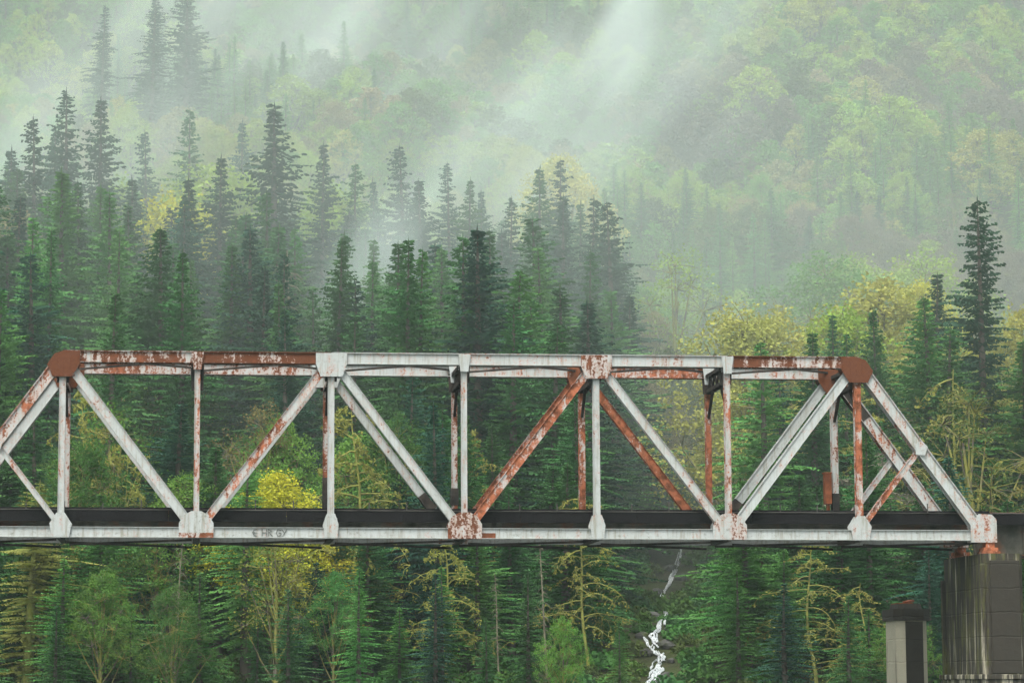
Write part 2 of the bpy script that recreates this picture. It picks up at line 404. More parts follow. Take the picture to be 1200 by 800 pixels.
    for x, sg in ((XL, -1), (XR, 1)):
        pl = [(x - .72, ZB - .36), (x + .62, ZB - .36), (x + .62, ZB + .8), (x + .38, ZB + 1.05), (x - .3, ZB + 1.08), (x - .72, ZB + .5)]
        if sg < 0: pl = [(2*x - a, c) for a, c in pl][::-1]
        gusset(pl, .36, .35, .5)
        mb = MB(); mb.box(x - .2 + .25*sg, x + .25 + .25*sg, Y0 - .3, Y0 + .3, ZB - .62, ZB - .37); mb.box(x - .35 + .25*sg, x + .4 + .25*sg, Y0 - .42, Y0 + .42, ZB - .8, ZB - .621)
        mb.box(x - .42 + .25*sg, x + .48 + .25*sg, Y0 - .5, Y0 + .5, ZB - .95, ZB - .801)
        bpart(mb, 'bearing', color=(.62, .5, .6, 1))
        b2 = MB(); b2.plate([(x - .5*sg - .3, ZB - .37), (x - .5*sg, ZB - .95), (x - .5*sg + .3, ZB - .37)], Y0 - .3, Y0 + .3)
# torn bottom of the gusset below the second node: rusted chord bottom patch
for xq, wq in ((1*PAN, .86), ):
    mb = MB(); mb.box(xq - wq, xq + wq, -.378, -.363, ZB - .268, ZB - .02); bpart(mb, 'splice_plate', color=(.52, .3, .6, 1))
mb = MB(); mb.box(3*PAN + .86, 3*PAN + 1.55, -.226, -.214, ZB - .24, ZB + .02); bpart(mb, 'splice_plate', color=(.7, .3, .3, 1))
# painted letters on the bottom chord
LET = {'E': [((.8,1),(.3,.95)),((.3,.95),(0,.5)),((0,.5),(.3,.05)),((.3,.05),(.85,0)),((0,.5),(.8,.5))],
       'H': [((.1,0),(.1,1)),((.9,0),(.9,1)),((.1,.5),(.9,.5))],
       'B': [((.1,0),(.1,1)),((.1,1),(.8,.85)),((.8,.85),(.1,.5)),((.1,.5),(.9,.3)),((.9,.3),(.1,0))],
       'G': [((.9,.9),(.3,1)),((.3,1),(0,.5)),((0,.5),(.3,0)),((.3,0),(.9,.1)),((.9,.1),(.9,.5)),((.9,.5),(.5,.5))],
       'Y': [((0,1),(.5,.5)),((1,1),(.2,0))], 'R': [((.1,0),(.1,1)),((.1,1),(.8,.8)),((.8,.8),(.1,.5)),((.3,.5),(.9,0))]}
px_m = lambda px: at(px, 622, CD).x
for ch, px in (('E', 296), ('H', 306.5), ('R', 313.5), ('G', 323.5), ('Y', 330)):
    x0 = px_m(px); wl, hl = .26, .33; mb = MB()
    for (a, c) in LET[ch]:
        p = Vector((x0 + a[0]*wl, -.222, ZB - .17 + a[1]*hl)); q = Vector((x0 + c[0]*wl, -.222, ZB - .17 + c[1]*hl))
        ax = (q - p).normalized(); mb.bar(p - ax*.015, q + ax*.015, (0, 1, 0), -.012 - .0006*len(mb.v)/8, .002, -.022, .022)
    tag(bpart(mb, 'painted_letter', M_PAINTMARK), 'faded black hand-painted letter %s' % ch)
# sway frames and top lateral bracing between the two trusses
for i in range(7):
    x = i * PAN; zt = ZT - .2; dz = .95 if i in (0, 6) else .8
    mb = MB()
    for z in (zt, zt - dz):
        for sx in (-.16, .16): mb.box(x + sx - .012, x + sx + .012, .22, WID - .22, z - .09, z + .09)
        mb.box(x - .1475, x + .1475, .22, WID - .22, z + .07, z + .088)
    nseg = 8
    for k in range(nseg):
        y0, y1 = .3 + (WID-.6)*k/nseg, .3 + (WID-.6)*(k+1)/nseg
        za, zb = (zt - .09, zt - dz + .09) if k % 2 else (zt - dz + .09, zt - .09)
        mb.bar((x, y0, za), (x, y1, zb), (1, 0, 0), -.05, .05, -.035, .035)
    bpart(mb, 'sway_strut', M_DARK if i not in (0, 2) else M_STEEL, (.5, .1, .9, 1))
    for yy, sg in ((.2, 1), (WID - .2, -1)):
        mb = MB(); mb.bar((x, yy, zt - dz - 1.35), (x, yy + sg*1.25, zt - dz - .05), (1, 0, 0), -.07, .07, -.05, .05)
        mb.plate([(x - .3, zt - dz - .12), (x + .3, zt - dz - .12), (x + .34, zt + .05), (x - .34, zt + .05)], *sorted((yy + sg*.05, yy + sg*.07)))
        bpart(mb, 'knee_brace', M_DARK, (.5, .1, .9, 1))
for i in range(6):
    for a, c in (((i*PAN, .2), ((i+1)*PAN, WID - .2)), ((i*PAN, WID - .2), ((i+1)*PAN, .2))):
        z = ZT + (.06 if a[1] < 1 else -.08)
        mb = MB(); mb.bar((a[0] + .2, a[1], z), (c[0] - .2, c[1], z), (0, 0, 1), -.05, .05, -.05, .05)
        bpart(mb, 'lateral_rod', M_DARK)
# floor: beams, stringers, ties, rails, walkway
for x in [XL + .1] + [i*PAN for i in range(7)] + [XR - .1]:
    mb = MB(); mb.box(x - .012, x + .012, .28, WID - .28, ZB - .3, ZB + .5)
    for z in (ZB - .325, ZB + .5): mb.box(x - .17, x + .17, .28, WID - .28, z, z + .024)
    bpart(mb, 'floor_beam', M_STRING)
for y in (1.55, 2.15, WID - 2.15, WID - 1.55):
    mb = MB(); x0, x1 = XL - .3, XR + .3
    mb.box(x0, x1, y - .01, y + .01, ZB + .03, ZB + .86)
    mb.box(x0, x1, y - .13, y + .13, ZB + .862, ZB + .885); mb.box(x0, x1, y - .13, y + .13, ZB + .0, ZB + .024)
    bpart(mb, 'stringer', M_STRING)
mb = MB(); mb.box(-.12, .12, .75, WID - .75, 0, .24); tie_me = mb.mesh('tie', M_TIE, .012)
nt_ = int((XR - XL + .8) / .46)
for k in range(nt_):
    o = meshobj('tie', tie_me, br); o.location = (k * .46 - .4, rng.uniform(-.03, .03), ZB + .888 - br.location.z)
for y in (WID/2 - .76, WID/2 + .76):
    mb = MB(); x0, x1, z = XL - .6, XR + .6, ZB + 1.13
    mb.box(x0, x1, y - .07, y + .07, z, z + .02); mb.box(x0, x1, y - .01, y + .01, z + .021, z + .12); mb.box(x0, x1, y - .037, y + .037, z + .121, z + .165)
    bpart(mb, 'rail', M_RAIL)
for y in (.86, WID - .86):
    mb = MB(); mb.box(XL - .6, XR + .6, y - .1, y + .1, ZB + 1.131, ZB + 1.29); bpart(mb, 'guard_timber', M_TIE)
# outer walkway on brackets: near-black boards paint in tie ends and stringer shade
for k in range(9):
    xa = XL + (XR - XL) * k / 9; xb = XL + (XR - XL) * (k + 1) / 9 - .02
    mb = MB(); mb.box(xa, xb, .42, .47, ZB + .58, ZB + 1.13); bpart(mb, 'deck_shade_board', M_TIE)
    mb = MB(); mb.box(xa, xb, .38, .96, ZB + 1.135, ZB + 1.18); bpart(mb, 'walkway_plank', M_PLANK)
x = XL + .9
while x < XR:
    mb = MB(); mb.box(x - .025, x + .025, .43, .48, ZB + 1.18, ZB + 1.18 + rng.uniform(.3, .5)); bpart(mb, 'walkway_post', M_PLANK); x += 1.9
# bottom laterals under the floor
xsb = [XL] + [i * PAN for i in range(7)] + [XR]
for i in range(8):
    for f in (0, 1):
        z = ZB - .36 - .13*f
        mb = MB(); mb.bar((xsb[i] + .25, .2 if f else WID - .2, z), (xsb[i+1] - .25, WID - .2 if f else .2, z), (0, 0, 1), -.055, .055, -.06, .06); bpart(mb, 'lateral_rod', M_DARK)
# rusted cabinet and repair sleeves on the far truss
mb = MB(); x = 6*PAN - .32; mb.box(x - .26, x + .08, WID - .3, WID + .2, ZB + 1.9, ZB + 3.5); mb.box(x - .3, x + .1, WID - .34, WID + .24, ZB + 3.5, ZB + 3.56); mb.box(x - .14, x + .02, WID - .1, WID + .1, ZB + .9, ZB + 1.9)
tag(bpart(mb, 'cabinet', M_RUST), 'rusted metal cabinet on a far post')
def sleeve(p, q, f0, f1, d):
    p3, q3 = Vector((p[0], WID, p[1])), Vector((q[0], WID, q[1])); mb = MB()
    mb.bar(p3.lerp(q3, f0), p3.lerp(q3, f1), (0, 1, 0), -.26, .26, -d/2, d/2); bpart(mb, 'repair_sleeve', M_DARK)
sleeve(node(2, 1), node(3, 0), .74, .83, .46); sleeve((3*PAN, ZB), (3*PAN, ZT), .2, .3, .4); sleeve((2*PAN, ZB), (2*PAN, ZT), .13, .36, .36); sleeve(node(5, 0), node(6, 1), .15, .23, .5)
sleeve((6*PAN, ZT), (XR, ZB), .1, .27, .58); sleeve((6*PAN, ZB), (6*PAN, ZT), .13, .28, .36)

# ------------------------------------------------------------------ approach spans and piers
def approach(x0, x1, label):
    r = empty('approach_span', (x0, 0, ZB - 1.0)); tag(r, label, 'bridge span', 'girder approach spans')
    def pt(mb, name, mat, color=None):
        mb.v = [(a - x0, c, z - ZB + 1.0) for a, c, z in mb.v]; return mb.obj(name, mat, r, color)
    for y in (1.1, WID - 1.1):
        mb = MB(); mb.box(x0, x1, y - .012, y + .012, ZB - .93, ZB + .86)
        pt(mb, 'girder_web', M_STRING)
        for z in (ZB - .955, ZB + .862):
            mb = MB(); mb.box(x0, x1, y - .22, y + .22, z, z + .024); pt(mb, 'girder_flange', M_STEEL, (.8, .4, .8, 1))
        x = x0 + .12
        while x < x1:
            mb = MB(); mb.box(x - .012, x + .012, y - .16, y + .16, ZB - .925, ZB + .855); pt(mb, 'stiffener', M_STRING); x += 1.6
    x = x0 + .2
    while x < x1:
        o = meshobj('tie', tie_me, r); o.location = (x - x0, 0, ZB + .89 - ZB + 1.0); x += .46
    for y in (WID/2 - .76, WID/2 + .76):
        mb = MB(); z = ZB + 1.132; mb.box(x0, x1, y - .07, y + .07, z, z + .02); mb.box(x0, x1, y - .01, y + .01, z + .021, z + .12); mb.box(x0, x1, y - .037, y + .037, z + .121, z + .165); pt(mb, 'rail', M_RAIL)
    mb = MB(); mb.box(x0, x1, .42, .47, ZB + .58, ZB + 1.13); pt(mb, 'deck_shade_board', M_TIE)  # near-black board carries the painted shade band along the deck edge
    mb = MB(); mb.box(x0, x1, .38, .96, ZB + 1.135, ZB + 1.18); pt(mb, 'walkway_plank', M_PLANK)
    return r
approach(XR + .66, XR + 20, 'grey plate girder span joining the truss at the right edge')
approach(XL - 20, XL - .66, 'grey plate girder span beyond the left end of the truss')
ZP = ZB - .955
def pier(x, label):
    r = empty('bridge_pier', (x, 0, -2.2)); tag(r, label, 'pier', 'concrete piers carrying the bridge')
    def pt(mb, name, color, bevel=.03):
        mb.v = [(a - x, c, z + 2.2) for a, c, z in mb.v]; return mb.obj(name, M_CONC, r, color, bevel)
    x0, x1, y0, y1 = x - 1.0, x + 1.05, -1.3, 6.4
    mb = MB(); c = .22
    mb.prism([(x0+c, y0), (x1-c, y0), (x1, y0+c), (x1, y1-c), (x1-c, y1), (x0+c, y1), (x0, y1-c), (x0, y0+c)], 3.45, ZP, .985); pt(mb, 'shaft', (.70, .66, .3, 1), 0)
    mb = MB(); mb.box(x0 - .25, x1 + .25, y0 - .25, y1 + .25, 3.2, 3.45); pt(mb, 'ledge', (.62, .6, .5, 1))
    mb = MB(); mb.box(x0 - .15, x1 + .15, y0 - .15, y1 + .15, -2.3, 3.2); pt(mb, 'footing', (.6, .6, .2, 1))
    # dark stained facing slab and pilasters on the shaft
    mb = MB(); mb.box(x0 + .3, x1 - .25, y0 - .1, y0 + .02, 3.5, ZP - .35); pt(mb, 'facing_slab', (.92, .25, .0, 1), .02)
    for y in (y0 + .3, y1 - .3):
        mb = MB(); mb.box(x0 - .16, x0 + .1, y - .2, y + .2, 3.45, ZP - .5 - (.0 if y < 0 else .6)); pt(mb, 'pilaster', (.72, .6, .3, 1), .03)
    return r
pier(XR + .62, 'tall dark-stained concrete pier under the right end of the truss')
pier(XL - .62, 'tall concrete pier under the left end of the truss')
# the disused old pier standing lower, left of the main one
pc = at(1061, 705, CD + 9); xo, yo, zo = pc.x, pc.y, pc.z
r = empty('old_pier', (xo, yo, -2.2)); tag(r, 'short disused concrete pier with dark cap, left of the tall pier', 'pier')
def octo(w, d, c): return [(-w+c,-d),(w-c,-d),(w,-d+c),(w,d-c),(w-c,d),(-w+c,d),(-w,d-c),(-w,-d+c)]
def pt(mb, name, mat, color): mb.v = [(a, c, z + 2.2) for a, c, z in mb.v]; return mb.obj(name, mat, r, color, .0)
mb = MB(); mb.prism(octo(.86, 1.5, .42), -2.3, zo - 1.02, .97); pt(mb, 'shaft', M_CONC, (.25, .25, .9, 1))  # pale shaft colour paints in the light on its left face
mb = MB(); mb.prism(octo(.98, 1.62, .42), zo - 1.02, zo - .4, 1.0); pt(mb, 'cap', M_CONC, (1.1, .3, .0, 1))
mb = MB(); mb.prism(octo(.66, 1.2, .3), zo - .4, zo - .12, .92); pt(mb, 'cap_block', M_CONC, (1.0, .3, .0, 1))
mb = MB(); mb.box(-.62, .2, -.9, .7, zo - .12, zo - .07); mb.bar((-.2, -.6, zo - .05), (.45, .3, zo + .08), (0, 0, 1), -.06, .06, -.12, .12); pt(mb, 'anchor_plate', M_RUST, None)
mb = MB(); mb.box(-.42, .5, -1.58, -1.48, -1.5, zo - 1.06); pt(mb, 'facing_slab', M_CONC, (1.2, .1, .0, 1))

# ------------------------------------------------------------------ trees: mesh makers
def tube(V, F, pts, rad, n=5):
    k0 = len(V)
    for j, (p, r_) in enumerate(zip(pts, rad)):
        d = (pts[min(j+1, len(pts)-1)] - pts[max(j-1, 0)]).normalized()
        t = Vector((0,0,1)) if abs(d.z) < .9 else Vector((1,0,0)); u = d.cross(t).normalized(); v = d.cross(u)
        for i in range(n):
            a = 2*math.pi*i/n; V.append(p + (u*math.cos(a) + v*math.sin(a))*r_)
    for j in range(len(pts)-1):
        for i in range(n):
            a = k0 + j*n + i; b_ = k0 + j*n + (i+1) % n
            F.append((a, b_, b_ + n, a + n))
def to_mesh(name, V, F, mat, smooth=False):
    me = bpy.data.meshes.new(name); me.from_pydata([tuple(v) for v in V], [], F)
    me.materials.append(mat)
    if smooth: me.polygons.foreach_set('use_smooth', [True]*len(F))
    return me
def conifer(seed, Rr=.155, shape=.8, bare=.1, droop=.35, dens=1.0, gap=.0, step=1.0, mats=None):
    """unit height 1 is scaled to 36 m; returns trunk and crown meshes, metres"""
    g = random.Random(seed); Hh = 36.0; V = []; F = []
    bend = [Vector((g.uniform(-.25,.25), g.uniform(-.25,.25), 0)) for _ in range(4)]
    def axis(z):
        f = z / Hh; return Vector((bend[0].x*math.sin(3*f) + bend[1].x*f, bend[0].y*math.sin(3*f) + bend[1].y*f, z))
    TV = []; TF = []
    zs_ = [0, .5, 2, 6, 12, 18, 24, 29, 33, Hh]; tube(TV, TF, [axis(z) for z in zs_], [.62*(1 - z/Hh)**.85 + .02 for z in zs_], 7)
    z = Hh * bare; a0 = g.uniform(0, 6)
    while z < Hh - .25:
        f = z / Hh; top = 1 - f
        sp = (.62 * (1 - f*.45)) * step
        nb = int(round((6 if f < .85 else 5) * dens))
        Lz = Rr * Hh * (top ** shape) * (min(1, .55 + (f - bare) * 2.6))
        lobe = 1 + .16*math.sin(z*.9 + seed) + .1*math.sin(z*2.3 + seed*2)
        for k in range(nb):
            if g.random() < gap: continue
            az = a0 + 2*math.pi*k/nb + g.uniform(-.35, .35)
            L = max(.35, Lz * lobe * g.uniform(.42, 1.25) * (1 + .2*math.sin(az + seed + z*.16)))
            dr = droop * (1 - f*.9) * g.uniform(.6, 1.3)
            up0 = .25 * f + g.uniform(-.08, .1)
            dirx, diry = math.cos(az), math.sin(az)
            base = axis(min(Hh - .1, z + g.uniform(-.55, .55) * sp)); sx, sy = -diry, dirx
            m_ = max(3, int(L / .29 / step))
            zprev = 0
            for q in range(m_):
                t = (q + .6) / m_; rr = L * t
                zz = L * (up0*t - dr*t*t*1.1 + .16*dr*t**4)
                c = base + Vector((dirx*rr, diry*rr, zz))
                l = (.28 + .28*L*(1 - t)*.5) * g.uniform(.5, 1.35) * (1 + .3*(step - 1)); l = min(l, 1.25)
                wv = .085 + .075*l; wv *= step
                for sd in (-1, 1):
                    if g.random() < .1: continue
                    fa = g.uniform(.35, .9)
                    tip = c + Vector((dirx*fa + sx*sd, diry*fa + sy*sd, -.30 - .5*g.random())) * l
                    mid = c.lerp(tip, .45) + Vector((dirx*wv, diry*wv, .03)); mi2 = c.lerp(tip, .5) - Vector((dirx*wv, diry*wv, .1))
                    kk = len(V); V += [c, mid, tip, mi2]; F.append((kk, kk+1, kk+2, kk+3))
                if g.random() < .55:   # hanging spray
                    l2 = l * g.uniform(.5, .9); kk = len(V)
                    V += [c + Vector((dirx*.16, diry*.16, .02)), c - Vector((dirx*.16, diry*.16, .02)), c + Vector((g.uniform(-.1,.1), g.uniform(-.1,.1), -l2))]; F.append((kk, kk+1, kk+2))
            c2 = base + Vector((dirx*L*1.08, diry*L*1.08, L*(up0 - dr*.94) - .05)); kk = len(V)
            V += [c + Vector((sx*.14, sy*.14, 0)), c2, c - Vector((sx*.14, sy*.14, 0))]; F.append((kk, kk+1, kk+2))
        a0 += g.uniform(.4, 1.0); z += sp * g.uniform(.75, 1.25)
    tp = axis(Hh)
    for k in range(8):
        kk = len(V); a = k*.8; V += [tp + Vector((0,0,.5 - .12*k)), tp + Vector((.05*math.cos(a), .05*math.sin(a), -.3 - .1*k)), tp + Vector((.16*math.cos(a+.6), .16*math.sin(a+.6), -.5 - .12*k))]; F.append((kk, kk+1, kk+2))
    return TV, TF, V, F
def broad(seed, Hh=20.0, rad=.30, lobes=15, clumps=26, nleaf=34, leaf=.105, low=.34, open_=.0, olive=0):
    """deciduous tree: limbs run to billowing lobes, each lobe a shell of leaf clumps on twigs"""
    g = random.Random(seed); TV = []; TF = []; V = []; F = []
    Rc = rad * Hh; zc0 = low * Hh; zc1 = .88 * Hh
    ax = [Vector((math.sin(i*.9 + seed)*.018*Hh*i/6, math.cos(i*.8 + seed)*.018*Hh*i/6, Hh*.72*i/6)) for i in range(7)]
    tube(TV, TF, ax, [Hh*.015*(1 - .75*i/6) for i in range(7)], 6)
    def leafclump(t, cr, n):
        for k in range(n):
            while True:
                o = Vector((g.uniform(-1,1), g.uniform(-1,1), g.uniform(-1,1)))
                if o.length < 1: break
            c = t + o * cr; s_ = leaf * g.uniform(.6, 1.4)
            u = Vector((g.gauss(0,1), g.gauss(0,1), g.gauss(0,.8))).normalized(); v = u.cross(Vector((g.gauss(0,1), g.gauss(0,1), g.gauss(0,1)))).normalized()
            kk = len(V); V.extend([c - u*s_, c + v*s_*.75, c + u*s_, c - v*s_*.75]); F.append((kk, kk+1, kk+2, kk+3))
    for q in range(lobes):
        f = (q + .5) / lobes; z = zc0 + (zc1 - zc0) * f; a = q * 2.4 + g.uniform(-.4, .4)
        env = math.sin(min(1.0, .24 + f*.84) * math.pi) ** .55
        rr = Rc * env * g.uniform(.35, .78); C = Vector((math.cos(a)*rr, math.sin(a)*rr, z))
        lr = Rc * g.uniform(.34, .52) * (1.1 - .35*f)
        b0 = ax[min(5, int(f*5) + 1)].copy(); b0.z *= .8
        tube(TV, TF, [b0, b0.lerp(C, .5) + Vector((0, 0, -.02*Hh)), C], [Hh*.0065, Hh*.0045, Hh*.002], 4)
        for k in range(clumps):
            d = Vector((g.gauss(0,1), g.gauss(0,1), g.gauss(.35, .85))).normalized()
            p = C + Vector((d.x*lr, d.y*lr, d.z*lr*.8)) * g.uniform(.62, 1.08)
            if k % 2 == 0: tube(TV, TF, [C, C.lerp(p, .55) + Vector((0,0,.1)), p], [Hh*.002, Hh*.0014, Hh*.0006], 3)
            if g.random() < open_: continue
            leafclump(p, g.uniform(.4, .85), int(nleaf * g.uniform(.5, 1.4)))
    return TV, TF, V, F
def bare(seed, Hh=20.0, reach=.26, low=.25, nl=34, leafy=5, hang=.5):
    """mossy tree with long drooping limbs, hanging twigs and a few leaf tufts"""
    g = random.Random(seed); TV = []; TF = []; V = []; F = []
    ax = [Vector((math.sin(i*.7 + seed)*.016*Hh, math.cos(i*.9 + seed)*.016*Hh, Hh*i/10)) for i in range(11)]
    tube(TV, TF, ax, [Hh*.011*(1 - .9*i/10) + .01 for i in range(11)], 6)
    for q in range(nl):
        f = low + (1 - low) * (q + g.random()) / nl * .98; a = q*2.4 + g.uniform(-.6, .6); i = min(9, int(f*10)); p = ax[i].lerp(ax[i+1], f*10 - i)
        L = reach * Hh * (1.15 - f*.85) * g.uniform(.5, 1.15); up = g.uniform(.1, .7); pts = [p]; d = Vector((math.cos(a), math.sin(a), up))
        for k in range(6):
            d = (d + Vector((g.uniform(-.28,.28), g.uniform(-.28,.28), g.uniform(-.34, .12) - hang*.12))).normalized(); pts.append(pts[-1] + d*L/5)
        tube(TV, TF, pts, [Hh*.0042*(1 - k/6.6) for k in range(7)], 4)
        for k in range(2, 7):
            for r_ in range(3):
                b0 = pts[k]; e = Vector((g.uniform(-1,1), g.uniform(-1,1), g.uniform(-.7,.5))).normalized(); l = L*.26*g.uniform(.4, 1.2)
                m_ = b0 + e*l*.6; t_ = m_ + (e + Vector((0,0,-hang*g.uniform(.4, 2)))).normalized()*l*.6
                tube(TV, TF, [b0, m_, t_], [.035, .026, .012], 3)
                for n_ in range(leafy if g.random() < .6 else 0):
                    c = m_.lerp(t_, g.random()) + Vector((g.uniform(-.2,.2), g.uniform(-.2,.2), g.uniform(-.25,.15))); s_ = g.uniform(.08, .17)
                    u = Vector((g.gauss(0,1), g.gauss(0,1), g.gauss(0,1))).normalized()*s_; v = u.cross(Vector((g.gauss(0,1), g.gauss(0,1), .3))).normalized()*s_*.7
                    kk = len(V); V.extend([c-u, c+v, c+u, c-v]); F.append((kk, kk+1, kk+2, kk+3))
    return TV, TF, V, F

def pack(name, res, barkmat, leafmat):
    TV, TF, V, F = res
    return (to_mesh('trunk', TV, TF, barkmat, True), to_mesh('crown', V, F, leafmat))
CON = [pack('c', conifer(11, .20, .80), M_BARK, M_LEAF), pack('c', conifer(12, .18, .72, droop=.45), M_BARK, M_LEAF),
       pack('c', conifer(13, .215, .82, droop=.36), M_BARK, M_LEAF), pack('c', conifer(14, .165, .66, bare=.14, droop=.55, gap=.14), M_BARK, M_LEAF),
       pack('c', conifer(15, .20, .68, droop=.5, gap=.2), M_BARK, M_LEAF), pack('c', conifer(16, .23, .85, droop=.30, dens=1.15), M_BARK, M_LEAF),
       pack('c', conifer(17, .125, .42, bare=.06, droop=.4, gap=.05), M_BARK, M_LEAF),        # 6: columnar
       pack('c', conifer(18, .20, .62, droop=.6, gap=.45), M_TWIG, M_LEAF)]                    # 7: open, mossy
BRD = [pack('b', broad(21), M_BARKM, M_LEAFB), pack('b', broad(22, rad=.27, lobes=17), M_BARKM, M_LEAFB), pack('b', broad(23, rad=.34, lobes=17), M_BARKM, M_LEAFB),
       pack('b', broad(24, rad=.27, nleaf=9, open_=.25), M_BARKM, M_LEAFB)]
BARE = [pack('m', bare(31), M_TWIG, M_LEAFB), pack('m', bare(32, reach=.32, hang=.7, leafy=6), M_TWIG, M_LEAFB), pack('m', bare(33, reach=.38, low=.15, nl=30, hang=.9, leafy=4), M_TWIG, M_LEAFB)]
def snag_mesh(seed):
    g = random.Random(seed); V = []; F = []; Hh = 18.
    ax = [Vector((math.sin(i*.5)*.12, 0, i*Hh/12)) for i in range(13)]; tube(V, F, ax, [.2*(1 - i/13.5) + .02 for i in range(13)], 6)
    for k in range(70):
        z = g.uniform(.2, .98)*Hh; a = g.uniform(0, 6.28); L = g.uniform(.5, 2.4)*(1.1 - z/Hh*.6); p = ax[int(z/Hh*12)].copy(); p.z = z
        d = Vector((math.cos(a), math.sin(a), g.uniform(-.5, .25))); q = p + d*L*.55; tube(V, F, [p, q, q + Vector((d.x*.4, d.y*.4, -.35))*L], [.045, .03, .012], 3)
    return to_mesh('trunk', V, F, M_TWIG, True)
SNAG = [snag_mesh(3), snag_mesh(4)]

TREES = []   # (kind, x, y, height, width factor, variant, tint, label, rz)
DARK = (.030, .076, .042); MIDC = (.052, .138, .044); LIT = (.082, .205, .052); BLUE = (.032, .090, .052); OLIV = (.080, .115, .035)
PALG = (.30, .32, .07); DKB = (.06, .14, .035); YEL = (.46, .46, .045); GOLD = (.36, .365, .09); PALE = (.25, .36, .05); GRN = (.12, .25, .05); MAUV = (.145, .125, .085); BUFF = (.24, .22, .10)
MOSS = (.24, .25, .06); MOSSY = (.25, .27, .06); GREYT = (.19, .18, .12)
def hero(kind, px, ptop, d, tint, label, wf=1.0, var=0, rz=None):
    p = at(px, ptop, d); z = ground(p.x, p.y)
    TREES.append((kind, p.x, p.y, p.z - z, wf, var, tint, label, rz if rz is not None else (px*.37) % 6.28))
hg = random.Random(77)
# --- the dark stand, left half
hero('c', 318, 118, 252, DARK, 'broad dark conifer, tallest in the stand left of centre', 1.12, 2)
hero('c', 88, 101, 262, DARK, 'dark conifer with the highest tip near the left edge', .85, 3)
hero('c', 122, 112, 266, DARK, 'dark conifer just right of the highest left tip', .85, 1)
hero('c', 42, 138, 258, DARK, 'slim dark conifer nearest the left edge of the stand', .8, 3)
hero('c', 62, 146, 270, BLUE, 'dark conifer tip between two taller left-edge conifers', .8, 0)
hero('c', 230, 126, 276, MIDC, 'conifer with misted tip above the bright yellow tree', .75, 4)
hero('c', 282, 136, 284, BLUE, 'misted conifer tip just left of the tallest conifer', .7, 1)
hero('c', 376, 164, 262, DARK, 'small dark conifer spire right of the tallest conifer', .75, 0)
hero('c', 176, 152, 284, BLUE, 'faint conifer spire left of the bright yellow tree', .75, 3)
hero('c', 257, 178, 250, DARK, 'dark slender conifer right of the bright yellow tree', .85, 1)
hero('c', 224, 206, 244, DARK, 'dark conifer in front of the bright yellow tree', .95, 0)
hero('c', 74, 198, 232, LIT, 'light green conifer in front of the left-edge stand', 1.1, 5)
hero('c', 131, 222, 230, LIT, 'light green pointed conifer above the left hip of the truss', 1.0, 2)
hero('c', 312, 225, 238, MIDC, 'mid green conifer in front of the tallest conifer', .9, 3)
hero('c', 340, 266, 236, LIT, 'grey-green conifer with pale trunk above the third post', .8, 4)
hero('c', 14, 170, 262, BLUE, 'dark conifer cut by the left edge of the picture', .9, 1)
hero('c', 160, 205, 254, DARK, 'dark conifer between the light green pair and yellow tree', .9, 0)
# --- centre
hero('c', 420, 193, 264, MIDC, 'green conifer at the left end of the middle stand', .85, 4)
hero('c', 446, 208, 272, BLUE, 'small spire between two taller conifers of the middle stand', .7, 0)
hero('c', 481, 170, 264, DARK, 'tallest conifer of the middle stand, fading into mist', .95, 3)
hero('c', 498, 210, 256, DARK, 'wide dark conifer right of the tallest in the middle stand', 1.0, 2)
hero('c', 531, 190, 274, BLUE, 'misted conifer spire in the middle stand', .75, 3)
hero('c', 544, 206, 266, MIDC, 'conifer just right of the misted middle spire', .8, 1)
hero('c', 564, 222, 276, BLUE, 'small misted conifer right of the middle spires', .75, 0)
hero('c', 597, 228, 260, DARK, 'narrow dark spire at the centre of the stand', .75, 3)
hero('c', 627, 194, 262, MIDC, 'tall conifer left of the pale yellow misted tree', .9, 1)
hero('c', 648, 186, 268, DARK, 'thin-topped conifer in front of the pale yellow misted tree', .75, 4)
hero('c', 656, 230, 254, DARK, 'dark conifer below the pale yellow misted tree', .95, 0)
hero('c', 676, 234, 266, MIDC, 'conifer tip between the thin-topped and twin dark conifers', .8, 1)
hero('c', 694, 226, 250, DARK, 'left of the twin dark conifers right of centre', .85, 3)
hero('c', 714, 236, 248, DARK, 'right of the twin dark conifers, with drooping side boughs', 1.05, 4)
hero('c', 638, 290, 226, LIT, 'mid green conifer low in front of the middle stand', 1.05, 2)
hero('c', 516, 288, 226, LIT, 'green conifer left of centre just above the top chord', 1.05, 5)
hero('c', 575, 300, 236, MIDC, 'grey-green conifer at the centre just above the top chord', .95, 0)
# --- right
hero('c', 821, 245, 232, DARK, 'dark conifer standing left of the golden maple', .85, 6)
hero('c', 1146, 228, 214, DARK, 'isolated dark columnar conifer at the right', 1.0, 6)
hero('c', 1089, 320, 222, DARK, 'short dark conifer left of the columnar conifer', 1.0, 2)
hero('c', 1004, 222, 330, BLUE, 'left of two small dark conifers on the far right slope', .8, 3)
hero('c', 1031, 226, 334, BLUE, 'right of two small dark conifers on the far right slope', .8, 1)
hero('c', 950, 252, 322, BLUE, 'bluish conifer on the far slope above the golden trees', .95, 2)
hero('c', 1030, 360, 212, MIDC, 'green conifer in front of the right golden maple', .8, 5)
hero('c', 1095, 345, 212, LIT, 'bright green conifer left of the columnar conifer', 1.2, 5)
# --- far slope spires in the mist
hero('c', 120, 4, 420, DARK, 'small dark spire high on the misty slope at left', .8, 3)
hero('c', 178, -14, 405, DARK, 'dark misty spire left of the tallest far spire', .9, 1)
hero('c', 218, -30, 398, DARK, 'tallest dark misty spire on the upper left slope', 1.0, 0)
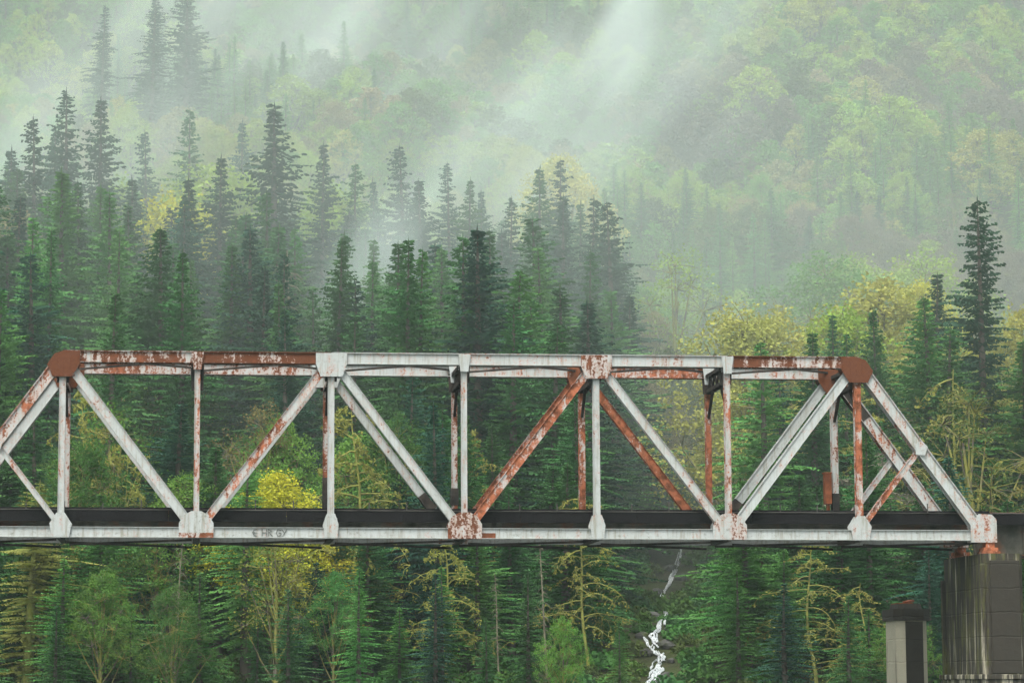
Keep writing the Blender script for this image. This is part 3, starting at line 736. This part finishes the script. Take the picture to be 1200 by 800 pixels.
# --- broadleaf heroes
hero('b', 212, 202, 258, YEL, 'bright yellow maple among the dark conifers at left', 1.15, 0)
hero('b', 250, 178, 274, PALE, 'buff-green tree behind the bright yellow maple', 1.3, 2)
hero('b', 385, 196, 276, PALE, 'pale green tree right of the tallest conifer', 1.2, 1)
hero('b', 148, 190, 288, PALE, 'pale green tree behind the left-edge conifers', 1.1, 0)
hero('b', 18, 215, 250, BUFF, 'buff half-bare tree at the left edge', 1.1, 3)
hero('b', 662, 164, 318, (.46, .44, .12), 'pale yellow misted tree behind the middle stand', 1.1, 1)
hero('b', 872, 330, 222, GOLD, 'golden maple just above the right part of the top chord', 1.15, 0)
hero('b', 905, 348, 228, GOLD, 'second golden maple beside the brightest one', 1.1, 2)
hero('b', 1026, 300, 228, GOLD, 'large golden-green maple right of the golden pair', 1.3, 1)
hero('b', 985, 330, 224, PALE, 'yellow-green maple between the golden maples', 1.1, 0)
hero('b', 1085, 306, 240, YEL, 'yellow maple behind the short dark conifer', .9, 1)
hero('b', 965, 284, 262, GRN, 'fresh green tree above the golden maples', 1.3, 2)
hero('b', 1010, 278, 272, PALE, 'pale green tree behind the large golden-green maple', 1.1, 0)
hero('b', 1070, 282, 268, PALE, 'pale yellow-green tree left of the columnar conifer', 1.2, 2)
hero('b', 790, 268, 258, PALE, 'pale green tree left of the dark conifer beside the maples', 1.1, 3)
hero('b', 1195, 335, 224, GOLD, 'golden tree cut by the right edge above the bridge', 1.0, 1)
hero('b', 320, 532, 192, YEL, 'bright yellow maple right of the second truss post', 1.25, 1)
hero('b', 300, 446, 204, (.17, .15, .06), 'olive-brown half-bare tree behind the third truss bay', .95, 3)
hero('b', 1135, 425, 200, OLIV, 'mossy olive tree behind the right end post', 1.2, 3)
hero('b', 800, 330, 226, BUFF, 'thin buff tree left of the golden maple', .8, 3)
# --- mossy bare trees and snags
hero('m', 420, 470, 192, MOSS, 'bare mossy tree behind the fourth truss bay', 1.0, 1)
hero('m', 95, 450, 196, MOSS, 'thin bare mossy tree beside the left hip post', .8, 0)
hero('m', 950, 620, 187, MOSS, 'bare mossy maple hanging below the bridge at right', 1.3, 2)
hero('m', 522, 600, 187, MOSSY, 'yellow mossy bare tree below the middle of the bridge', 1.0, 1)
hero('c', 36, 560, 186, (.21, .235, .06), 'mossy yellow tree below the bridge at the left edge', 1.5, 7)
hero('b', 325, 590, 184, (.21, .235, .05), 'olive-yellow leafy tree below the bright yellow maple', 1.0, 3)
hero('m', 1110, 430, 204, MOSS, 'bare mossy tree behind the right sub-strut', 1.1, 2)
hero('m', 800, 400, 206, GREYT, 'pale bare trunk behind the right half of the top chord', .9, 1)
hero('m', 1010, 680, 186, MOSS, 'low mossy branches left of the disused pier', 1.4, 2)
hero('m', 560, 500, 200, MOSS, 'grey-green bare tree behind the middle diagonal', .9, 0)
hero('m', 1010, 440, 208, MOSS, 'pale mossy branches behind the right hip', 1.0, 0)
hero('s', 204, 628, 186, GREYT, 'pale leaning dead trunk below the bridge at left', 1.0, 0)
hero('s', 640, 620, 190, GREYT, 'thin pale dead trunk below the middle of the bridge', .8, 1)
hero('s', 585, 668, 188, GREYT, 'broken pale trunk left of the thin dead trunk', .8, 0)
hero('s', 345, 285, 228, GREYT, 'tall pale dead trunk among conifers above the third post', .9, 1)
# --- low bright conifers along the bank
for k, (px, pt_, d, tn, lb) in enumerate(((122, 575, 188, LIT, 'bright green bushy conifer below the left of the bridge'), (432, 600, 189, MIDC, 'green cedar below the fourth truss bay'),
    (742, 560, 193, MIDC, 'green conifer just left of the cascade'), (872, 560, 190, LIT, 'bright green conifer right of the cascade'), (255, 520, 195, MIDC, 'green conifer left of the bright yellow maple low down'),
    (660, 540, 194, MIDC, 'mid green conifer seen through the middle truss bay'), (1085, 560, 192, MIDC, 'green conifer behind the disused pier'), (205, 470, 200, BLUE, 'blue-green young conifer behind the second truss bay'),
    (915, 640, 188, LIT, 'bright green young conifer below the right of the bridge'), (370, 655, 188, BLUE, 'blue-green small conifer right of the mossy yellow limbs'), (30, 560, 192, MIDC, 'green conifer behind the mossy tree at left edge'),
    (560, 610, 191, LIT, 'light green small conifer below the middle of the bridge'))):
    hero('c', px, pt_, d, tn, lb, 1.55, (5, 2, 0)[k % 3])

# --- stream line (photo pixels of the white cascade) on the ground
CASC = [(798, 648, 3), (794, 664, 3.5), (786, 682, 4), (777, 700, 5), (779, 722, 5), (774, 738, 7), (762, 748, 8), (768, 765, 8), (776, 772, 7), (770, 785, 9), (764, 800, 11), (757, 820, 13)]
CP = []
for px, py, wpx in CASC:
    p, d = ray_ground(px, py); CP.append((p, wpx * 1.45 * d / FPX, d))
def stream_hidden(x, y, hgt, rad):
    """would a tree at x, y stand in front of the cascade?"""
    d = y + CD; bx, by = project(x, y, ground(x, y)); rp = rad * FPX / d
    for (px, py, wpx), (p, wm, ds_) in zip(CASC, CP):
        if d < ds_ + 1 and abs(bx - px) < rp * 1.15 + 5 and by > py - 10: return True
    return False
TREES = [t for t in TREES if not stream_hidden(t[1], t[2], t[3], .13 * t[3] * t[4])]

# --- fill: jittered scatter over the slope
nh = len(TREES)
hx = np.array([(t[1], t[2]) for t in TREES])
def near_hero(x, y, r):
    return ((hx[:, 0] - x)**2 + (hx[:, 1] - y)**2).min() < r * r
def ytop_limit(px):
    """highest picture row a fill tree of the near stand may reach"""
    return float(np.interp(px, [-300, 0, 150, 250, 330, 400, 480, 560, 640, 720, 760, 850, 950, 1050, 1150, 1300, 1600], [180, 190, 215, 225, 225, 240, 235, 250, 250, 260, 310, 370, 345, 345, 350, 345, 340]))
d = 181.0
while d < 760:
    near = d < 300
    sp = 4.7 if d < 240 else (5.0 if near else (4.6 if d < 430 else 5.2))
    half = d * 600 / FPX * (1.0 if near else 1.0) + 24
    xc = CX + d * math.tan(YAW) + d * (600 - PPX) / FPX
    x = xc - half + hg.uniform(0, sp)
    while x < xc + half:
        X = x + hg.uniform(-.45, .45) * sp; Yw = d + hg.uniform(-.45, .45) * sp - CD; dd = Yw + CD
        x += sp
        if near_hero(X, Yw, 2.2): continue
        zg = ground(X, Yw); px, py = project(X, Yw, zg)
        f = math.sin(X*.06 + 1) * math.cos(dd*.045 + X*.02) + hg.uniform(-.6, .6)
        right = px > 735
        if near:
            kind = 'c' if (f > (-1.05 if not right else (.35 if dd > 212 else -.5))) else 'b'
            if dd < 187.5:
                kind = 'c' if hg.random() < .8 else 'b'; hh = hg.uniform(5.5, 10.5)
            elif dd < 206 and kind == 'c': hh = hg.uniform(11, 20)
            elif kind == 'c': hh = hg.uniform(22, 34)
            else: hh = hg.uniform(11, 20)
            lim = ytop_limit(px) + hg.uniform(0, 90)
            zt_ = at(px, lim, dd).z
            hh = min(hh, zt_ - zg)
            if hh < 4: continue
            if kind == 'c': tint = hg.choice([DARK, BLUE, BLUE, MIDC, MIDC, MIDC, LIT] if dd > 242 else [BLUE, MIDC, MIDC, MIDC, LIT] if dd > 215 else [MIDC, MIDC, MIDC, LIT, BLUE] if dd > 188 else [MIDC, LIT, LIT, MIDC, BLUE]); wf = hg.uniform(.75, 1.35) * (1.4 if hh < 16 else 1)
            else: tint = hg.choice([DKB, GRN, GRN, DKB, LIT]) if (not right or dd < 188) else hg.choice([GRN, GRN, PALE, GOLD if (px > 830 and dd < 238) else GRN, BUFF, OLIV]); wf = hg.uniform(.85, 1.2)
            if 188 < dd < 225 and hg.random() < .12: kind = 'm'; tint = hg.choice([MOSS, GREYT, MOSS]); hh = min(hh, hg.uniform(11, 18))
        else:
            kind = 'c' if f > (.62 if right else .6) else 'b'
            if kind == 'c': hh = hg.uniform(8, 15); tint = hg.choice([MIDC, MIDC, LIT, LIT, LIT, GRN, GRN]); wf = hg.uniform(.95, 1.35)
            else:
                hh = hg.uniform(7, 13); band = math.sin(X*.05 + dd*.03 + 2) + math.sin(dd*.06 - X*.02) + hg.uniform(-.8, .8)
                tint = MAUV if band < -.75 and px > 780 else (hg.choice([PALE, PALE, PALG, GRN]) if band > .5 else hg.choice([GRN, GRN, BUFF, PALE, OLIV])); wf = hg.uniform(1.0, 1.4)
        if stream_hidden(X, Yw, hh, (.17 if hh < 16 else .12)*hh*wf if kind == 'c' else .25*hh): continue
        j = hg.uniform(.82, 1.2); tint = tuple(c * j * hg.uniform(.93, 1.07) for c in tint)
        TREES.append((kind, X, Yw, hh, wf, hg.randrange(6) if kind == 'c' else (hg.randrange(4) if kind == 'b' else hg.randrange(3)), tint, None, hg.uniform(0, 6.28)))
    d += sp * .92

BAYN = ('one', 'two', 'three', 'four', 'five', 'six', 'seven', 'eight')
ORD = ('first', 'second', 'third', 'fourth', 'fifth', 'sixth', 'seventh', 'eighth', 'ninth', 'tenth', 'eleventh', 'twelfth') + tuple(a + '-' + b for a in ('twelfth', 'twentieth', 'thirtieth') for b in 'abcdefghij')
def bay(px): return BAYN[int(min(7, max(0, (px + 82) // 155)))]
def tint_word(t, kind):
    r_, g_, b_ = t
    if kind == 'c': return 'dark green' if g_ < .105 else ('mid green' if g_ < .165 else 'light green')
    if kind == 'm': return 'mossy bare'
    if r_ > g_ * 1.25: return 'purplish'
    if r_ > .3: return 'golden'
    if r_ > .17: return 'buff'
    return 'green'
def vzone(dd):
    return 'on the bank' if dd < 206 else ('in the stand' if dd < 300 else ('on mid slope' if dd < 380 else 'on high slope'))
NAME = {'c': 'conifer_tree', 'b': 'broadleaf_tree', 'm': 'mossy_bare_tree', 's': 'dead_tree'}
def build_tree(t):
    kind, X, Yw, hh, wf, var, tint, label, rz = t
    root = empty(NAME[kind], (X, Yw, ground(X, Yw) - .15), rz)
    px, py = project(X, Yw, ground(X, Yw)); dd = Yw + CD
    tag(root, label, 'tree', None if ',' in label or ' from left of the ' not in label else label.split(' from left of the ')[1])
    base = {'c': 36.0, 'b': 20.0, 'm': 20.0, 's': 18.0}[kind]; s = hh / base
    sx = s * wf * (1.22 if kind == 'c' and t[5] != 6 else 1.0)
    lean = random.Random(int(X*37 + Yw*11)); root.rotation_euler = (lean.gauss(0, .016), lean.gauss(0, .016), rz)
    if kind == 's':
        o = meshobj('trunk', SNAG[var], root, (*tint, 1)); o.scale = (sx, sx, s); o.rotation_euler = (.04, .07, 0); return
    tr, cr = {'c': CON, 'b': BRD, 'm': BARE}[kind][var]
    for nm, me_ in (('trunk', tr), ('crown', cr)):
        o = meshobj(nm, me_, root, (*tint, 1)); o.scale = (sx, sx, s)
# the 300 of each kind that show largest become things of their own, the rest one mass
count = {}
def shown(t):
    px, py = project(t[1], t[2], ground(t[1], t[2]) + t[3]*.9)
    inside = -40 < px < 1240
    return (t[7] is not None, inside, t[3] * FPX / (t[2] + CD))
rest = []; own = []
for t in sorted(TREES, key=shown, reverse=True):
    px, py = project(t[1], t[2], ground(t[1], t[2]) + t[3]*.8)
    if t[7] is None and (count.get(t[0], 0) >= 290 or not (-45 < px < 1245) or py < -60): rest.append(t); continue
    count[t[0]] = count.get(t[0], 0) + 1
    own.append(t)
fam = {}
for t in own:
    if t[7]: build_tree(t); continue
    px, py = project(t[1], t[2], ground(t[1], t[2]) + t[3]*.6); dd = t[2] + CD
    noun = {'c': 'conifers', 'b': 'broadleaf trees', 'm': 'trees'}[t[0]]; cut = {'c': 18, 'b': 14, 'm': 13}[t[0]]
    key = '%s %s %s %s behind bay %s' % ('tall' if t[3] > cut else 'short', tint_word(t[6], t[0]), noun, vzone(dd), bay(px))
    fam.setdefault(key, []).append((px, t))
for key, lst in fam.items():
    for k, (px, t) in enumerate(sorted(lst, key=lambda e: e[0])):
        lb = '%s from left of the %s' % (ORD[k], key)
        build_tree(t[:7] + (lb, t[8]))

# --- the far wood as one mass of instances
far_col = bpy.data.collections.new('far_tree_shapes')
def far_obj(name, res, i):
    TV, TF, V, F = res; k = len(TV)
    me = bpy.data.meshes.new(name); me.from_pydata([tuple(v) for v in TV] + [tuple(v) for v in V], [], TF + [tuple(i_ + k for i_ in f) for f in F])
    me.materials.append(M_BARK); me.materials.append(M_LEAFI)
    me.polygons.foreach_set('material_index', [0]*len(TF) + [1]*len(F))
    o = bpy.data.objects.new('%02d_%s' % (i, name), me); far_col.objects.link(o); return o
far_defs = [conifer(51, .20, .8, step=1.35), conifer(52, .18, .75, droop=.45, step=1.35), conifer(53, .21, .85, step=1.35, gap=.1), broad(54, nleaf=12, leaf=.22), broad(55, rad=.34, nleaf=12, leaf=.22), broad(56, rad=.26, nleaf=8, leaf=.2)]
for i, rs in enumerate(far_defs): far_obj('shape', rs, i)
me = bpy.data.meshes.new('distant_forest')
me.from_pydata([(t[1], t[2], ground(t[1], t[2]) - .2) for t in rest], [], [])
def attr(nm, typ, dat, key):
    a = me.attributes.new(nm, typ, 'POINT'); a.data.foreach_set(key, dat)
attr('idx', 'INT', [(t[5] % 3) + (0 if t[0] == 'c' else 3) for t in rest], 'value')
attr('siz', 'FLOAT_VECTOR', [c for t in rest for c in (t[3]/(36 if t[0] == 'c' else 20)*t[4], t[3]/(36 if t[0] == 'c' else 20)*t[4], t[3]/(36 if t[0] == 'c' else 20))], 'vector')
attr('rot', 'FLOAT_VECTOR', [c for t in rest for c in (0, 0, t[8])], 'vector')
attr('tint', 'FLOAT_COLOR', [c for t in rest for c in (*t[6], 1)], 'color')
ff = meshobj('distant_forest', me); tag(ff, kind='stuff'); ff['label'] = 'mixed misty forest covering the far slope'
ng = bpy.data.node_groups.new('scatter', 'GeometryNodeTree')
ng.interface.new_socket('Geometry', in_out='INPUT', socket_type='NodeSocketGeometry'); ng.interface.new_socket('Geometry', in_out='OUTPUT', socket_type='NodeSocketGeometry')
gi = ng.nodes.new('NodeGroupInput'); go = ng.nodes.new('NodeGroupOutput'); iop = ng.nodes.new('GeometryNodeInstanceOnPoints')
ci = ng.nodes.new('GeometryNodeCollectionInfo'); ci.inputs['Collection'].default_value = far_col; ci.inputs['Separate Children'].default_value = True; ci.inputs['Reset Children'].default_value = True
def named(nm, typ):
    n_ = ng.nodes.new('GeometryNodeInputNamedAttribute'); n_.data_type = typ; n_.inputs[0].default_value = nm; return n_.outputs[0]
L = ng.links.new
m2p = ng.nodes.new('GeometryNodeMeshToPoints'); L(gi.outputs[0], m2p.inputs[0]); L(m2p.outputs[0], iop.inputs['Points']); L(ci.outputs[0], iop.inputs['Instance'])
iop.inputs['Pick Instance'].default_value = True
L(named('idx', 'INT'), iop.inputs['Instance Index']); L(named('rot', 'FLOAT_VECTOR'), iop.inputs['Rotation']); L(named('siz', 'FLOAT_VECTOR'), iop.inputs['Scale'])
L(iop.outputs[0], go.inputs[0])
md = ff.modifiers.new('scatter', 'NODES'); md.node_group = ng

# --- ferns and brush on the forest floor, one mass
def scatter(name, label, shapes, pts):
    colx = bpy.data.collections.new(name + '_shapes')
    for i, me_ in enumerate(shapes):
        colx.objects.link(bpy.data.objects.new('%02d_shape' % i, me_))
    me = bpy.data.meshes.new(name); me.from_pydata([p[0] for p in pts], [], [])
    for nm, typ, key, dat in (('idx', 'INT', 'value', [p[1] for p in pts]), ('siz', 'FLOAT_VECTOR', 'vector', [c for p in pts for c in (p[2],)*3]),
                              ('rot', 'FLOAT_VECTOR', 'vector', [c for p in pts for c in (0, 0, p[3])]), ('tint', 'FLOAT_COLOR', 'color', [c for p in pts for c in (*p[4], 1)])):
        me.attributes.new(nm, typ, 'POINT').data.foreach_set(key, dat)
    o = meshobj(name, me); tag(o, kind='stuff'); o['label'] = label
    g2 = ng.copy(); [n_ for n_ in g2.nodes if n_.bl_idname == 'GeometryNodeCollectionInfo'][0].inputs['Collection'].default_value = colx
    o.modifiers.new('scatter', 'NODES').node_group = g2
def bush_mesh(seed):
    g = random.Random(seed); V = []; F = []
    for k in range(420):
        d_ = Vector((g.gauss(0,1), g.gauss(0,1), abs(g.gauss(0,.8)))).normalized() * g.uniform(.5, 1.0); c = Vector((d_.x, d_.y, d_.z*.9)); s_ = g.uniform(.07, .16)
        u = Vector((g.gauss(0,1), g.gauss(0,1), g.gauss(0,.7))).normalized()*s_; v = u.cross(Vector((g.gauss(0,1), g.gauss(0,1), 1))).normalized()*s_*.7
        kk = len(V); V += [c-u, c+v, c+u, c-v]; F.append((kk, kk+1, kk+2, kk+3))
    return to_mesh('bush', V, F, M_LEAFI)
ug = random.Random(44); pts = []
d = 178.0
while d < 262:
    half = d * 600 / FPX + 16; xc = CX + d * math.tan(YAW) + d * (600 - PPX) / FPX; x = xc - half
    while x < xc + half:
        X, Yw = x + ug.uniform(-1, 1), d - CD + ug.uniform(-1, 1); x += 2.1
        if min((X - p.x)**2 + ((Yw - p.y)*.6)**2 for p, w_, d_ in CP) < 1.9: continue
        pts.append(((X, Yw, ground(X, Yw) - .1), ug.randrange(2), ug.uniform(.6, 1.6), ug.uniform(0, 6.28), ug.choice([DKB, MIDC, LIT, OLIV, (.07, .14, .03)])))
    d += 2.1
scatter('undergrowth', 'ferns and low brush on the forest floor', [bush_mesh(1), bush_mesh(2)], pts)

# ------------------------------------------------------------------ the cascade
mf = NT('white_water'); Pf = mf.pos(); nf = mf.noise(mf.pos((3, 3, 1.2)), 2.2, 5, .65)
mf.bsdf(mf.mix(mf.ramp(nf, .42, .6), (.30, .34, .34), (.82, .85, .86)), .45, mf.bump(nf, .8, .15), .4)
gw = random.Random(9); V = []; F = []; path = []
for k in range(len(CP) - 1):
    for q in range(14):
        f = q / 14; p = CP[k][0].lerp(CP[k+1][0], f); path.append((p, CP[k][1]*(1-f) + CP[k+1][1]*f))
for strand in range(6):
    base = len(V); off = (-.36, .0, .34, .1, -.15, .22)[strand]; ph = gw.uniform(0, 6)
    for j, (p, wm) in enumerate(path):
        ww = wm * (.10 + .055*math.sin(j*.31 + ph*2) + gw.uniform(-.02, .03)); cxo = wm * (off + .24*math.sin(j*.17 + ph) + .08*math.sin(j*.7 + ph))
        for i in range(5):
            u = -1 + 2*i/4; xx = p.x + cxo + u*ww
            V.append((xx, p.y + gw.uniform(-.1, .1), ground(xx, p.y) + .10 + .02*strand + .09*(1 - u*u) + gw.uniform(-.03, .03)))
        if j and not (math.sin(j*.23 + ph*3) > (.95 if strand == 1 else .45)):
            for i in range(4): F.append((base+(j-1)*5+i, base+(j-1)*5+i+1, base+j*5+i+1, base+j*5+i))
me = bpy.data.meshes.new('cascade'); me.from_pydata(V, [], F); me.materials.append(mf.m); me.polygons.foreach_set('use_smooth', [True]*len(F))
tag(meshobj('stream', me), kind='structure')
for k in range(14):
    p, wm = path[int((k + .5) / 14 * len(path))]; s_ = -1 if k % 2 else 1; x, y = p.x + s_*(wm*.6 + gw.uniform(.2, .6)), p.y + gw.uniform(-.3, .3)
    bm = bmesh.new(); bmesh.ops.create_icosphere(bm, subdivisions=2, radius=1)
    for v in bm.verts: v.co *= gw.uniform(.8, 1.15)
    me = bpy.data.meshes.new('boulder'); bm.to_mesh(me); bm.free(); me.materials.append(M_ROCK)
    o = meshobj('boulder', me); r_ = gw.uniform(.3, .7); o.scale = (r_*1.2, r_, r_*.75); o.location = (x, y, ground(x, y) + r_*.2); o.rotation_euler = (0, 0, gw.uniform(0, 6))
    tag(o, 'dark wet boulder, %s from the top on the %s side of the white cascade' % (ORD[k // 2], 'left' if s_ < 0 else 'right'), 'rock', 'boulders along the cascade')

# ------------------------------------------------------------------ haze and mist
b = MB(); b.box(-2600, 2600, -2700, 2600, -3.5, 400)
mh = NT('haze'); pv = mh.n('VolumePrincipled'); pv.inputs['Color'].default_value = (.84, .98, .92, 1); pv.inputs['Density'].default_value = .00018; pv.inputs['Anisotropy'].default_value = 0.2
mh.t.links.new(pv.outputs[0], mh.out.inputs['Volume'])
hz = b.obj('haze', mh.m); tag(hz, kind='stuff')

mm = NT('mist'); tc = mm.n('TexCoord'); oi = mm.n('ObjectInfo')
ln = mm.n('VectorMath', operation='LENGTH'); mm.set(ln.inputs[0], tc.outputs['Object'])
sep = mm.n('SeparateColor'); mm.set(sep.inputs[0], oi.outputs['Color'])
mp = mm.n('Mapping'); mp.inputs['Rotation'].default_value = (0, R(-38), 0); mm.t.links.new(mm.pos(), mp.inputs['Vector'])
mp2 = mm.n('Mapping'); mp2.inputs['Scale'].default_value = (.075, .02, .017); mm.t.links.new(mp.outputs[0], mp2.inputs['Vector'])
nz = mm.noise(mp2.outputs[0], 1.0, 3, .6)
fall = mm.ramp(ln.outputs['Value'], .15, 1.0, 1.0, 0.0)
dn = mm.math('MULTIPLY', mm.math('MULTIPLY', fall, mm.math('MAXIMUM', mm.ramp(nz, .36, .68), sep.outputs[1])), mm.math('MULTIPLY', sep.outputs[0], .05))
pv = mm.n('VolumePrincipled'); pv.inputs['Color'].default_value = (.89, .985, .94, 1); mm.set(pv.inputs['Density'], dn); pv.inputs['Anisotropy'].default_value = 0.2
mm.t.links.new(pv.outputs[0], mm.out.inputs['Volume'])
bm = bmesh.new(); bmesh.ops.create_icosphere(bm, subdivisions=3, radius=1); mist_me = bpy.data.meshes.new('mist'); bm.to_mesh(mist_me); bm.free(); mist_me.materials.append(mm.m)
#        px   py   d    rx  ry  rz  tilt  density
MIST = [(742, 25, 405, 6, 12, 24, 12, 1.3, .6), (722, 70, 395, 7, 12, 20, 24, .8, .4), (640, 130, 385, 13, 20, 48, 52, .8, .2), (800, 130, 390, 14, 20, 38, 32, .36, .2), (570, 210, 335, 34, 16, 14, -12, .7, .1),
        (345, 95, 395, 34, 26, 26, 34, .6, .1), (60, 165, 340, 36, 18, 16, 8, .7, .1), (170, 30, 430, 42, 28, 32, 30, .35, .1), (432, 330, 236, 6, 6, 12, 28, 2.2, .2), (450, 40, 430, 36, 30, 40, 44, .4, .1),
        (500, 150, 470, 300, 170, 110, 0, .026, 1), (600, 330, 252, 135, 74, 58, 0, .115, 1)]
for px, py, d, rx, ry, rz, tl, dn_, ev in MIST:
    o = meshobj('mist', mist_me); o.location = at(px, py, d); o.scale = (rx, ry, rz); o.rotation_euler = (R(20), R(tl), 0); o.color = (dn_, ev, 0, 1); tag(o, kind='stuff')
print('trees', len(TREES), count, 'far', len(rest))
